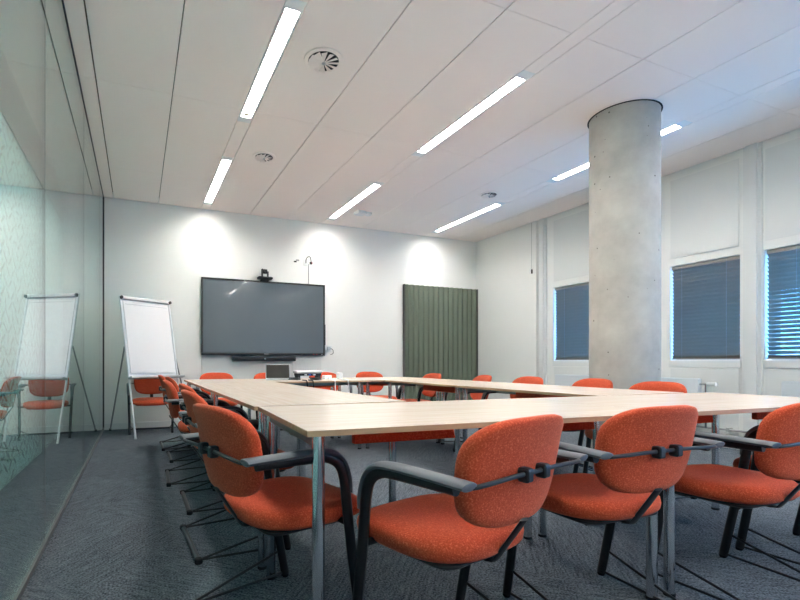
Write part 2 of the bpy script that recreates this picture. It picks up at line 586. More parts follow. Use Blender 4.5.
# hall beyond the glass: frosted patterned partition with a lit space behind it
FX, FZ = -0.92, 2.756
fm = MB()
fm.box(FX - 0.012, FX, YF, YB, 0, FZ)
py_, pz_ = 0.145, 0.088
for iy in range(int((YB - 0.1) / py_)):
    for iz in range(int(FZ / pz_)):
        cy, cz = 0.1 + (iy + 0.5 + 0.5 * (iz % 2)) * py_, (iz + 0.5) * pz_
        h = random.random()
        ang = R(34 if (iy + iz) % 2 else -34) if h > 0.15 else R(80 if h > 0.08 else 4)
        l, w = 0.058 + 0.014 * random.random(), 0.012
        if h <= 0.15: l *= 0.6
        ca, sa = math.cos(ang), math.sin(ang)
        q = [(FX + 0.0015, cy + a * l * ca - b * w * sa, cz + a * l * sa + b * w * ca) for a, b in ((-1, -1), (1, -1), (1, 1), (-1, 1))]
        if max(p[2] for p in q) < FZ and min(p[2] for p in q) > 0:
            fm.add(q, [(0, 1, 2, 3)], 1)
struct(fm.build('wall_hall', [M['frosted_film'], M['film_dash']], smooth=False))
struct(MB().box(FX - 0.10, FX + 0.01, YF, YB, FZ + 0.001, SLAB).build('trim_9', M['hall_dark'], smooth=False))
struct(MB().box(-2.6, -2.5, YF, YB, 0, SLAB).build('wall_hall_far', M['wall_paint'], smooth=False))

# concrete column with the dark gap collar at the ceiling
co = thing('concrete_column', 'round raw concrete column standing behind the right row of tables', 'column', (PC[0], PC[1], 0))
seg = 64
MB().lathe([(PR, 0.0), (PR, 0.6), (PR, 1.2), (PR, 1.8), (PR, 2.4), (PR, SLAB)], seg).build('shaft', M['concrete'], co)
ring = MB()
for k in range(seg):
    a0, a1 = 2 * PI * k / seg, 2 * PI * (k + 1) / seg
    q = []
    for (r, z) in ((PR + 0.001, ZC - 0.004), (PR + 0.014, ZC - 0.004), (PR + 0.014, ZC + 0.02), (PR + 0.001, ZC + 0.02)):
        q.append((r * math.cos(a0), r * math.sin(a0), z))
    for (r, z) in ((PR + 0.001, ZC - 0.004), (PR + 0.014, ZC - 0.004), (PR + 0.014, ZC + 0.02), (PR + 0.001, ZC + 0.02)):
        q.append((r * math.cos(a1), r * math.sin(a1), z))
    ring.add(q, [(0, 1, 5, 4), (1, 2, 6, 5), (2, 3, 7, 6), (3, 0, 4, 7)])
ring.build('collar', M['vent_dark'], co)

# ------------------------------------------------------------------ ceiling lights
names = {0: 'glass wall side row', 1: 'middle row', 2: 'window side row'}
spots = {0: 'behind the viewer', 1: 'overhead at the near tables', 2: 'the longer looking, nearer light of the row', 3: 'the far light of the row'}
LL = {
    (0, 2): 'long linear ceiling light left of the large round air vent, nearest the glass wall',
    (0, 3): 'short looking linear ceiling light nearest the top left corner of the back wall',
    (1, 2): 'linear ceiling light in the middle of the ceiling, longest of the middle row',
    (1, 3): 'linear ceiling light beside the small white ceiling sensor',
    (2, 2): 'linear ceiling light partly hidden behind the top of the concrete column',
    (2, 3): 'linear ceiling light below the smallest air vent, towards the window wall',
    (0, 1): 'linear ceiling light overhead near the glass wall, out of frame',
    (1, 1): 'linear ceiling light overhead above the near tables, reflected in the wall screen',
    (2, 1): 'linear ceiling light overhead on the window side, out of frame',
    (0, 0): 'linear ceiling light behind the viewer near the glass wall',
    (1, 0): 'linear ceiling light behind the viewer in the middle row',
    (2, 0): 'linear ceiling light behind the viewer on the window side',
}
for i, cx in enumerate(STRIPS):
    for j, (a, b) in enumerate(LIGHTS):
        t = thing('ceiling_light', LL[(i, j)], 'ceiling light', (cx, (a + b) / 2, ZC), 0, 'linear ceiling lights')
        h = (b - a) / 2
        MB().box(-0.062, -0.047, -h, h, 0.0, 0.05).box(0.047, 0.062, -h, h, 0.0, 0.05).box(-0.062, 0.062, -h, h, 0.05, 0.06).build('housing', M['end_plate'], t, smooth=False)
        MB().box(-0.046, 0.046, -h + 0.002, h - 0.002, 0.040, 0.048).build('diffuser', M['lamp'], t, smooth=False)
        for s in (-1, 1):
            MB().box(-0.062, 0.062, min(s * (h + 0.001), s * (h + 0.092)), max(s * (h + 0.001), s * (h + 0.092)), 0.0008, 0.02).build('end_plate', M['end_plate'], t, smooth=False)
# added luminaire, out of view, to light the frosted partition from behind
t = thing('hall_fill_light', 'added fill light, out of view behind the frosted partition', 'ceiling light', (-1.9, 2.5, ZC), 0)
MB().box(-0.11, 0.11, -4.4, 4.4, -0.03, -0.001).build('housing', M['end_plate'], t, smooth=False)
MB().box(-0.1, 0.1, -4.3, 4.3, -0.045, -0.031).build('diffuser', M['hall_fill'], t, smooth=False)


# air vents: swirl diffusers
def vent(x, y, r, label, turn):
    t = thing('air_vent', label, 'air vent', (x, y, ZC), turn, 'round swirl air vents')
    MB().lathe([(r, -0.001), (r, -0.006), (r * 0.98, -0.010), (r * 0.80, -0.012), (r * 0.77, -0.010), (r * 0.76, -0.001)], 40).build('rim', M['ceiling_panel'], t)
    MB().lathe([(r * 0.775, -0.0105), (r * 0.775, -0.0125)], 36).build('backing', M['vent_dark'], t)
    bl = MB()
    for k in range(12):
        a = 2 * PI * k / 12
        T = Matrix.Rotation(a, 4, 'Z')
        # each blade is a tilted wedge plate
        bl.add([(0.012, -0.004, -0.030), (r * 0.76, -r * 0.22, -0.030), (r * 0.76, r * 0.10, -0.0135), (0.012, 0.006, -0.0135),
                (0.012, -0.004, -0.028), (r * 0.76, -r * 0.22, -0.028), (r * 0.76, r * 0.10, -0.013), (0.012, 0.006, -0.013)],
               [(0, 1, 2, 3), (7, 6, 5, 4), (0, 4, 5, 1), (1, 5, 6, 2), (2, 6, 7, 3), (3, 7, 4, 0)], 0, T)
    bl.build('blades', M['ceiling_panel'], t, smooth=False)
    MB().lathe([(0.016, -0.012), (0.016, -0.028), (0.008, -0.031)], 16).build('hub', M['silver'], t)


vent(1.282, 3.243, 0.148, 'large looking round swirl air vent right of the nearest ceiling light', 0.3)
vent(1.28, 5.014, 0.125, 'round swirl air vent between the first and second light of the left row', 0.9)
vent(4.373, 4.998, 0.125, 'small looking round swirl air vent beside the window side lights', 0.5)
t = thing('ceiling_sensor', 'small white ceiling sensor box by the middle row light', 'sensor', (3.138, 6.30, ZC), 0.15)
MB().rbox(-0.14, 0.02, -0.07, 0.07, -0.05, -0.001, 0.02).build('housing', M['white_plastic'], t)
MB().lathe([(0.055, -0.001), (0.055, -0.03), (0.03, -0.045)], 20, 0, Matrix.Translation((0.085, 0, 0))).build('lens', M['end_plate'], t)

# ------------------------------------------------------------------ window blinds
BL = {0: 'grey venetian blind of the far window left of the concrete column', 1: 'grey venetian blind of the window just right of the concrete column',
      2: 'grey venetian blind at the right edge with blue light between its slats', 3: 'grey venetian blind of the window out of frame on the right'}
for i, (a, b) in enumerate(list(reversed(WINS))[:4]):
    t = thing('venetian_blind', BL[i], 'blind', (XR + 0.034, (a + b) / 2, ZS), 0, 'venetian blinds')
    h = (b - a) / 2 - 0.012
    H = ZH - ZS
    MB().box(-0.018, 0.018, -h, h, H - 0.045, H - 0.006).build('head_rail', M['slat_grey'], t, smooth=False)
    sl = MB()
    n = 25
    tilt = R([56, 56, 47, 5][i])
    for k in range(n):
        z = 0.03 + (H - 0.09) * k / (n - 1)
        w = 0.026
        for s in range(3):
            u0, u1 = -1 + 2 * s / 3, -1 + 2 * (s + 1) / 3
            q = []
            for u in (u0, u1):
                c = 0.004 * (1 - u * u)
                # room side edge (negative x) up, undersides towards the room
                q.append((u * w * math.cos(tilt) + c * math.sin(tilt), z - u * w * math.sin(tilt) + c * math.cos(tilt)))
            (xa, za), (xb, zb) = q
            sl.add([(xa, -h, za), (xb, -h, zb), (xb, h, zb), (xa, h, za), (xa, -h, za - 0.0006), (xb, -h, zb - 0.0006), (xb, h, zb - 0.0006), (xa, h, za - 0.0006)],
                   [(0, 1, 2, 3), (7, 6, 5, 4), (0, 4, 5, 1), (2, 6, 7, 3), (0, 3, 7, 4), (1, 5, 6, 2)])
    sl.build('slats', M['slat_grey'], t, smooth=False)
    MB().box(-0.014, 0.014, -h, h, 0.008, 0.022).build('bottom_rail', M['slat_grey'], t, smooth=False)
    for s in (-0.66, 0.66):
        MB().cyl((-0.028, s * h, 0.01), (-0.028, s * h, H - 0.02), 0.0012, 6).build('ladder_cord', M['cord_grey'], t)

# ------------------------------------------------------------------ radiators and pipes
def radiator(y0, y1, z0, z1, label, valve):
    t = thing('radiator', label, 'radiator', (XR - 0.11, (y0 + y1) / 2, 0), 0, 'panel radiators')
    h = (y1 - y0) / 2
    MB().rbox(-0.035, 0.035, -h, h, z0, z1, 0.012, axis='x').build('panel', M['radiator_white'], t)
    g = MB()
    for k in range(int(2 * h / 0.03)):
        y = -h + 0.02 + k * 0.03
        if y < h - 0.02: g.box(-0.028, 0.028, y, y + 0.012, z1, z1 + 0.004)
    g.build('grille', M['radiator_white'], t, smooth=False)
    for s in (-0.6, 0.6):
        MB().box(0.03, 0.104, s * h - 0.02, s * h + 0.02, z0 + 0.1, z0 + 0.14).build('bracket', M['radiator_white'], t, smooth=False)
    if valve:
        v = MB().cyl((0, -h, z1 - 0.06), (0, -h - 0.075, z1 - 0.06), 0.012)
        v.cyl((0, -h - 0.06, z1 - 0.06), (0, -h - 0.06, 0.20), 0.011)
        v.build('valve_pipe', M['chrome'], t)
        v2 = MB().cyl((0, -h - 0.075, z1 - 0.06), (0, -h - 0.16, z1 - 0.055), 0.021, r1=0.024)
        v2.build('valve_head', M['white_plastic'], t)


radiator(3.26, 5.20, 0.22, 0.742, 'white panel radiator behind the concrete column with thermostat valve', True)
radiator(0.4, 2.53, 0.22, 0.742, 'white panel radiator below the rightmost window', False)
t = thing('heating_pipe', 'upper of the two thin heating pipes along the window wall', 'pipe', (XR - 0.06, 0, 0.20), 0, 'heating pipes')
MB().cyl((0, -1.5, 0), (0, 5.2, 0), 0.011).build('pipe', M['pipe_grey'], t)
for y in (0.6, 1.9, 3.0, 4.4):
    MB().box(-0.012, 0.058, y, y + 0.03, -0.02, 0.02).build('clip', M['pipe_grey'], t, smooth=False)
t2 = copy_tree(t); t2.location.z = 0.13; tag(t2, 'lower of the two thin heating pipes along the window wall', 'pipe', 'heating pipes')

# pull cord switch on the right wall near the corner
t = thing('cord_switch', 'small white pull cord control hanging by the far right corner', 'switch', (XR - 0.062, 5.74, 2.40))
MB().rbox(-0.012, 0.010, -0.022, 0.022, -0.045, 0.045, 0.01, axis='x').build('body', M['white_plastic'], t)
MB().cyl((0, -0.012, 0.04), (0, -0.012, ZC - 2.41), 0.0022, 6).build('cord', M['aluminium'], t)
MB().box(-0.02, 0.004, -0.034, -0.024, -0.045, 0.02).build('hook', M['dark_plastic'], t, smooth=False)

# ------------------------------------------------------------------ back wall: screen and its gear
def onY(x, y, Y):
    f = 466.6; th = R(22.37); c, s = math.cos(th), math.sin(th)
    a = (x - 330) / f
    k = Y / (c - a * s)
    return Vector((k * (s + a * c), Y, CAM_H - k * (y - 362) / f))


tvp = thing('mounting_panel', 'white back panel on the wall below and behind the large screen', 'wall panel', (1.80, YB, 0))
MB().box(-0.93, 0.955, -0.03, 0, 0.086, 1.9).build('panel', M['frame_white'], tvp, smooth=False, bevel=0.002)
TVX0, TVX1, TVZ0, TVZ1 = 0.852, 2.785, 1.032, 2.168
TVC = (TVX0 + TVX1) / 2
TY = YB - 0.105
tv = thing('wall_screen', 'large black flat screen mounted on the back wall', 'screen', (TVC, TY, TVZ0))
W, Ht = (TVX1 - TVX0) / 2, TVZ1 - TVZ0
MB().rbox(-W + 0.03, W - 0.03, 0.02, 0.07, 0.03, Ht - 0.03, 0.02, axis='y').build('back_housing', M['black_plastic'], tv)
fr = MB()
bz = 0.026
fr.box(-W, W, 0, 0.035, 0, bz + 0.012); fr.box(-W, W, 0, 0.035, Ht - bz, Ht)
fr.box(-W, -W + bz, 0, 0.035, bz + 0.012, Ht - bz); fr.box(W - bz, W, 0, 0.035, bz + 0.012, Ht - bz)
fr.build('bezel', M['black_plastic'], tv, smooth=False, bevel=0.003)
MB().box(-W + bz, W - bz, 0.008, 0.02, bz + 0.012, Ht - bz).build('display', M['screen'], tv, smooth=False)
MB().box(-0.035, 0.035, -0.001, 0.001, 0.014, 0.024).build('logo', M['silver'], tv, smooth=False)
for k, (dx, mm) in enumerate(((W - 0.20, 'red_led'), (W - 0.15, 'red_led'), (W - 0.06, 'white_plastic'))):
    MB().box(dx, dx + 0.012, -0.001, 0.001, 0.014, 0.024).build('button', M[mm], tv, smooth=False)
MB().box(W, W + 0.012, 0.01, 0.04, 0.17, 0.50).build('side_port_cover', M['black_plastic'], tv, smooth=False)
# wall brackets to the panel
MB().box(-0.4, 0.4, 0.07, 0.0745, 0.2, 0.8).build('wall_bracket', M['dark_plastic'], tv, smooth=False)

p0, p1 = onY(232.3, 356.5, 6.97), onY(295.8, 361, 6.97)
sb = thing('sound_bar', 'long dark grey sound bar mounted below the large screen', 'sound bar', ((p0.x + p1.x) / 2, TY + 0.01, 0.945))
w = (p1.x - p0.x) / 2
MB().rbox(-w, w, -0.03, 0.05, 0.0, 0.068, 0.012, axis='x').build('body', M['dark_plastic'], sb)
MB().box(-w + 0.03, w - 0.03, -0.032, -0.029, 0.012, 0.05).build('grille', M['black_plastic'], sb, smooth=False)
MB().lathe([(0.012, 0), (0.012, 0.003)], 16, 0, Matrix.Translation((0, -0.034, 0.035)) @ Matrix.Rotation(R(90), 4, 'X')).build('badge', M['silver'], sb)
MB().box(-0.25, 0.25, 0.05, 0.064, 0.0, 0.05).build('bracket', M['dark_plastic'], sb, smooth=False)
cb = tag(MB().tube(smooth_path([(p1.x - 0.02, YB - 0.045, 0.95), (p1.x - 0.018, YB - 0.036, 0.7), (p1.x - 0.03, YB - 0.036, 0.3), (p1.x - 0.03, YB - 0.037, 0.1)]), 0.006, seg=8).build('cable', M['white_plastic']), 'white cable running down the wall from the sound bar', 'cable')

# video conference camera on the top edge of the screen
p = onY(265, 281, 7.0)
vc = thing('video_camera', 'black video conference camera sitting on top of the large screen', 'camera', (p.x, TY + 0.02, TVZ1 + 0.001))
MB().rbox(-0.07, 0.06, -0.035, 0.055, 0, 0.028, 0.015).build('base', M['black_plastic'], vc)
MB().rbox(-0.115, 0.115, -0.055, 0.06, 0.029, 0.066, 0.02).build('body', M['dark_plastic'], vc)
MB().box(-0.052, -0.036, -0.02, 0.03, 0.066, 0.185).box(0.036, 0.052, -0.02, 0.03, 0.066, 0.15).build('yoke', M['dark_plastic'], vc, smooth=False)
hd = MB().lathe([(0.02, -0.036), (0.034, -0.03), (0.036, 0.0), (0.034, 0.03), (0.02, 0.036)], 20, 0, Matrix.Translation((0, 0.005, 0.15)) @ Matrix.Rotation(R(90), 4, 'Y')).build('head', M['black_plastic'], vc)
MB().cyl((0, -0.028, 0.15), (0, -0.045, 0.15), 0.021).build('lens', M['dark_plastic'], hd)

# antenna / microphone outlet above the screen
p = onY(308.5, 263, 7.08)
an = thing('wall_outlet', 'white wall outlet with short black cable loop above the screen', 'wall outlet', (p.x, YB, p.z))
MB().rbox(-0.085, -0.005, -0.012, 0, -0.05, 0.055, 0.008, axis='y').build('plate', M['white_plastic'], an)
MB().tube(smooth_path([(-0.05, -0.02, -0.01), (-0.05, -0.035, 0.05), (-0.02, -0.04, 0.09), (0.02, -0.035, 0.085), (0.04, -0.02, 0.02)]), 0.006, seg=8).build('cable_loop', M['black_plastic'], an)
MB().rbox(0.02, 0.065, -0.014, 0, -0.02, 0.02, 0.005, axis='y').build('plug', M['dark_plastic'], an)
MB().box(0.048, 0.062, -0.02, -0.014, -0.006, 0.008).build('indicator', M['red_led'], an, smooth=False)
MB().box(0.045, 0.12, -0.01, 0, -0.062, -0.054).build('shelf', M['white_plastic'], an, smooth=False)
MB().box(-0.005, 0.005, -0.012, 0, p.z * 0 - 0.42, -0.02).build('conduit', M['aluminium'], an, smooth=False)
p = onY(296.5, 261, 7.08)
ws = thing('wall_sensor', 'tiny dark sensor on the wall left of the outlet above the screen', 'sensor', (p.x, YB, p.z))
MB().rbox(-0.045, 0.0, -0.012, 0, -0.022, 0.0, 0.005, axis='y').build('foot', M['dark_plastic'], ws)
MB().rbox(-0.012, 0.04, -0.022, -0.001, 0.001, 0.022, 0.006, axis='y').build('head', M['aluminium'], ws)
p = onY(328.5, 348.5, 7.08)
so = thing('power_socket', 'white double wall socket with plug beside the screen lower corner', 'socket', (p.x, YB, p.z))
MB().rbox(-0.06, 0.06, -0.014, 0, -0.055, 0.055, 0.008, axis='y').build('plate', M['white_plastic'], so)
MB().rbox(-0.035, 0.025, -0.045, -0.014, -0.03, 0.03, 0.01, axis='y').build('plug', M['silver'], so)
MB().tube(smooth_path([(0.02, -0.04, 0), (0.06, -0.04, -0.02), (0.075, -0.02, -0.08), (0.03, -0.015, -0.1)]), 0.004, seg=8).build('cord', M['black_plastic'], so)

# green ribbed acoustic panel
GX0, GX1, GZ1 = 4.30, XR - 0.055, 2.287
gp = thing('acoustic_panel', 'tall dark green ribbed felt acoustic panel in the right corner of the back wall', 'acoustic panel', ((GX0 + GX1) / 2, YB, 0.09))
gw = (GX1 - GX0) / 2
n = 15
vs = []; fs = []
zz = (0.0, GZ1 - 0.09)
prof = []
for k in range(n):
    x0 = -gw + 2 * gw * k / n; dx = 2 * gw / n
    prof += [(x0 + dx * 0.02, -0.034), (x0 + dx * 0.42, -0.062 - 0.006 * (k % 2)), (x0 + dx * 0.60, -0.062), (x0 + dx * 0.96, -0.036)]
prof = [(-gw, -0.002), (-gw, -0.03)] + prof + [(gw, -0.03), (gw, -0.002)]
for z in zz:
    for (x, y) in prof: vs.append((x, y, z))
m_ = len(prof)
for k in range(m_ - 1): fs.append((k, k + 1, m_ + k + 1, m_ + k))
fs.append((m_ - 1, 0, m_, 2 * m_ - 1)); fs.append(tuple(range(m_))); fs.append(tuple(range(m_, 2 * m_)))
MB().add(vs, fs).build('ribbed_felt', M['felt_green'], gp, smooth=False)
for s in (-1, 1):
    MB().box(s * gw - 0.004, s * gw + 0.004, -0.064, -0.001, 0, zz[1] + 0.004).build('edge_strip', M['dark_trim'], gp, smooth=False)

# ------------------------------------------------------------------ flip chart
u = Vector((math.cos(R(32)), math.sin(R(32)), 0))
nb = Vector((-math.sin(R(32)), math.cos(R(32)), 0))
foot = Vector((-0.025, 6.09, 0))
fc = thing('flip_chart', 'white flip chart easel with blank paper pad in the back left corner', 'flip chart', foot, R(32))
LEAN = 0.35 / 1.77


def fp(x, z, off=0.0):                       # point on the leaning plane, local frame (x right, y back)
    return Vector((x, z * LEAN + off, z))


tilt = math.atan(LEAN)
Tl = Matrix.Rotation(-tilt, 4, 'X')
bw = 0.70
k = math.hypot(1, LEAN)
for x in (0.0, bw):
    MB().tube([fp(x, 0), fp(x, 0.72), fp(x, 1.76)], 0.013, 0.011, 12).build('front_leg', M['board_white'], fc)
MB().box(0.014, bw - 0.014, 0.0, 0.018, 0.74 * k, 1.74 * k, 0, Tl).build('board', M['board_white'], fc, smooth=False, bevel=0.003)
MB().box(0.03, bw - 0.03, -0.008, -0.001, 0.79 * k, 1.70 * k, 0, Tl).build('paper_pad', M['paper'], fc, smooth=False)
MB().box(0.05, bw - 0.05, -0.0095, -0.0085, 1.655 * k, 1.661 * k, 0, Tl).build('perforation', M['line_grey'], fc, smooth=False)
cl = MB().rbox(-0.005, bw + 0.005, -0.03, 0.0, 1.71 * k, 1.755 * k, 0.012, 0, Tl, axis='x').build('clamp_bar', M['silver'], fc)
for x in (0.0, bw):
    MB().cyl(Tl @ Vector((x, -0.045, 1.732 * k)), Tl @ Vector((x, -0.028, 1.732 * k)), 0.02).build('knob', M['dark_plastic'], cl)
MB().rbox(-0.02, bw + 0.06, -0.09, 0.0, 0.715 * k, 0.745 * k, 0.01, 0, Tl, axis='x').build('pen_tray', M['silver'], fc)
for (x, dx, dy) in ((0.0, 0.196, 0.92), (bw, 0.43, 0.40)):
    MB().tube([fp(x, 1.12, 0.02), Vector((x + dx, dy, 0.012))], 0.010, 0.010, 10).build('rear_leg', M['aluminium'], fc)
    MB().cyl((x + dx, dy, 0), (x + dx, dy, 0.03), 0.014, 12).build('foot_cap', M['rubber'], fc)


# ------------------------------------------------------------------ tables
ZT = 0.735
TT = 0.018


def table(cx, cy, lx, ly, rz, label, panels=(), legin=0.048):
    t = thing('conference_table', label, 'table', (cx, cy, 0), rz, 'light wood conference tables')
    a, b = lx / 2 - 0.0006, ly / 2 - 0.0006
    mb = MB()
    mb.box(-a, a, -b, b, ZT - TT, ZT - 0.0012, 0)
    tp = MB()
    MBt = MB().box(-a + 0.001, a - 0.001, -b + 0.001, b - 0.001, ZT - 0.0012, ZT)
    MBt.build('tabletop', M['table_wood'], t, smooth=False)
    mb.build('edge_band', M['table_edge'], t, smooth=False)
    for sx in (-1, 1):
        for sy in (-1, 1):
            x, y = sx * (a - legin), sy * (b - legin)
            l = MB().cyl((x, y, 0.012), (x, y, ZT - TT - 0.001), 0.0195, 24).build('leg', M['chrome'], t)
            MB().lathe([(0.021, 0.0), (0.021, 0.012)], 20, 0, Matrix.Translation((x, y, 0))).build('foot', M['rubber'], l)
    rl = MB()
    rl.box(-a + legin, a - legin, -0.015, 0.015, ZT - TT - 0.052, ZT - TT - 0.001)
    for s in (-1, 1):
        rl.box(s * (a - legin) - 0.012, s * (a - legin) + 0.012, -b + legin + 0.022, b - legin - 0.022, ZT - TT - 0.040, ZT - TT - 0.001)
    rl.build('rail_frame', M['steel_rail'], t, smooth=False)
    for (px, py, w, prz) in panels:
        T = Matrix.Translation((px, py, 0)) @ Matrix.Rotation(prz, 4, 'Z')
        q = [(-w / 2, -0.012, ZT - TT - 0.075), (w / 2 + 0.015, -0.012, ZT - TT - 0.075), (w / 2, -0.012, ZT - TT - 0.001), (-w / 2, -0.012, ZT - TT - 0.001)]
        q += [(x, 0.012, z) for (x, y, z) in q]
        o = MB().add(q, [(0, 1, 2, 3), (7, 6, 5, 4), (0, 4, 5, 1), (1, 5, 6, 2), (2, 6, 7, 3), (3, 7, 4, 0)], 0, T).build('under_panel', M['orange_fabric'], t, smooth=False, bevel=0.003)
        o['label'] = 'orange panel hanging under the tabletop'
    return t


A0 = Vector((0.442, 1.243)); rot = R(-3.2)
ux = Vector((math.cos(rot), math.sin(rot))); uy = Vector((-math.sin(rot), math.cos(rot)))
NL, ND = 1.47, 0.765
c1 = A0 + ux * (NL / 2) + uy * (ND / 2)
c2 = A0 + ux * (NL * 1.5) + uy * (ND / 2)
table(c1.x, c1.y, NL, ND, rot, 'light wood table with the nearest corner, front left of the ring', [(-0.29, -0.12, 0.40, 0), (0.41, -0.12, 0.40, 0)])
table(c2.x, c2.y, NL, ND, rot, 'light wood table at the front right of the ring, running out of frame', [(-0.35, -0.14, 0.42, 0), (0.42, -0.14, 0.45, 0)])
LX = 0.47 + 0.385
FE = 4.45                 # inner edge of the far row
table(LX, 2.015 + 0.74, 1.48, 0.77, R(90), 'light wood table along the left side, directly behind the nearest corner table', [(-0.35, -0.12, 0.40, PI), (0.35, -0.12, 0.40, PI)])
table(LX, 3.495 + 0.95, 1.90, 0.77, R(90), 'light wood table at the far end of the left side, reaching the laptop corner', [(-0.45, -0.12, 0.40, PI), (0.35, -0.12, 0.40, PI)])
RX = 2.46 + 0.39
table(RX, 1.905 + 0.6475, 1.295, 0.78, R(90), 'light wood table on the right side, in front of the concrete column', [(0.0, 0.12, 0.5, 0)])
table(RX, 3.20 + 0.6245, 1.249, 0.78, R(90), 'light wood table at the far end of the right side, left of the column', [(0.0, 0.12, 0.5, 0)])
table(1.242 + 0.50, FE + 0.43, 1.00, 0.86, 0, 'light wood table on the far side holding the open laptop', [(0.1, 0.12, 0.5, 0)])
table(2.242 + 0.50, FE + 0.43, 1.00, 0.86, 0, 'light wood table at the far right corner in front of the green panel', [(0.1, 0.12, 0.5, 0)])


# ------------------------------------------------------------------ chairs
def build_chair():
    t = thing('conference_chair', 'x', 'chair', (0, 0, 0), 0, 'orange conference chairs')

    def seat_def(x, y, z):
        yy = y
        z2 = z
        f = max(0.0, (y - 0.10) / 0.13)
        z2 -= 0.022 * f * f                              # waterfall front
        z2 -= 0.010 * max(0, 1 - (x / 0.17) ** 2) * max(0, 1 - (y / 0.17) ** 2) if z > 0 else 0
        r = max(0.0, (-y - 0.02) / 0.2)
        xx = x * (1 - 0.13 * r * r)
        return (xx, yy + 0.148, z2 + 0.418)
    MB().cushion(0.236, 0.228, 0.074, 3.3, 56, seat_def).build('seat', M['orange_fabric'], t, angle=60)

    def back_def(x, y, z):
        # cushion plane: x across, y up, z thickness (front +)
        v = y / 0.155
        w = x * (1.0 + 0.06 * v - 0.04 * v * v)
        zz = 0.638 + y
        yy = -0.132 + z - 0.16 * y + 0.75 * x * x - 0.6 * max(0, y - 0.05) ** 2 * 4
        return (w, yy, zz)
    MB().cushion(0.224, 0.150, 0.054, 3.4, 56, back_def).build('backrest', M['orange_fabric'], t, angle=60)

    # under-seat pan and support bar for the back
    MB().rbox(-0.19, 0.19, -0.04, 0.31, 0.368, 0.384, 0.05).build('seat_pan', M['black_plastic'], t)
    MB().tube([(0, 0.09, 0.361), (0, -0.035, 0.361), (0, -0.052, 0.364), (0, -0.060, 0.374), (0, -0.125, 0.475), (0, -0.144, 0.505)], 0.021, 0.005, 10, ref=(1, 0, 0)).build('back_support', M['black_metal'], t)
    # wrap-around rod behind the back
    rod = MB().tube(smooth_path([(-0.274, -0.10, 0.632), (-0.268, -0.15, 0.634), (-0.235, -0.172, 0.637), (-0.10, -0.174, 0.64), (0, -0.174, 0.64), (0.10, -0.174, 0.64), (0.235, -0.172, 0.637), (0.268, -0.15, 0.634), (0.274, -0.10, 0.632)], 5), 0.0065, 0.0065, 10, ref=(0, 0, 1)).build('back_rod', M['black_metal'], t)
    for s in (-1, 1):
        MB().rbox(s * 0.042 - 0.014, s * 0.042 + 0.014, -0.188, -0.155, 0.618, 0.656, 0.008, axis='x').build('clip', M['dark_plastic'], rod)
    # cross tube under the seat
    MB().cyl((-0.268, 0.21, 0.392), (0.268, 0.21, 0.392), 0.011, 12).cyl((-0.16, 0.0, 0.364), (0.16, 0.0, 0.364), 0.007, 10).build('cross_tube', M['black_metal'], t)
    for s in (-1, 1):
        # arm and front leg: one bent oval tube
        path = smooth_path([(s * 0.276, -0.135, 0.630), (s * 0.277, 0.06, 0.628), (s * 0.278, 0.125, 0.622), (s * 0.278, 0.168, 0.592), (s * 0.277, 0.188, 0.535), (s * 0.272, 0.208, 0.40), (s * 0.264, 0.245, 0.18), (s * 0.260, 0.275, 0.012)], 5)
        lg = MB().tube(path, 0.0155, 0.0185, 12, ref=(1, 0, 0)).build('leg', M['black_metal'], t)
        MB().lathe([(0.013, 0.0), (0.015, 0.006), (0.013, 0.018)], 12, 0, Matrix.Translation((s * 0.260, 0.276, 0))).build('foot_glide', M['rubber'], lg)
        # grey arm pad that follows the bend
        pp = smooth_path([(s * 0.276, -0.174, 0.640), (s * 0.276, -0.155, 0.642), (s * 0.277, -0.02, 0.645), (s * 0.278, 0.09, 0.645), (s * 0.279, 0.145, 0.634), (s * 0.279, 0.182, 0.600), (s * 0.279, 0.203, 0.545), (s * 0.277, 0.210, 0.50)], 4)
        n_ = len(pp)
        tp = []
        for q in range(n_):
            f = q / (n_ - 1)
            tp.append(0.6 if q == 0 else (0.92 if q == 1 else (1.0 if f < 0.45 else max(0.5, 1.0 - 0.9 * (f - 0.45)))))
        MB().tube(pp, 0.028, 0.0115, 14, ref=(1, 0, 0), taper=tp).build('arm_pad', M['pad_grey'], t)
        # wire skid: two rods from the leg to the rear bar
        MB().cyl((s * 0.258, 0.268, 0.020), (s * 0.235, -0.150, 0.014), 0.0055, 8).build('skid_rod', M['black_metal'], t)
        MB().cyl((s * 0.262, 0.255, 0.118), (s * 0.238, -0.150, 0.016), 0.0055, 8).build('skid_rod', M['black_metal'], t)
    bar = MB().tube([(-0.245, -0.155, 0.012), (0.245, -0.155, 0.012)], 0.013, 0.012, 12, ref=(0, 1, 0)).build('rear_bar', M['dark_plastic'], t)
    for s in (-1, 1):
        MB().rbox(s * 0.24 - 0.016, s * 0.24 + 0.016, -0.171, -0.137, 0.0, 0.026, 0.008).build('end_cap', M['rubber'], bar)
    return t


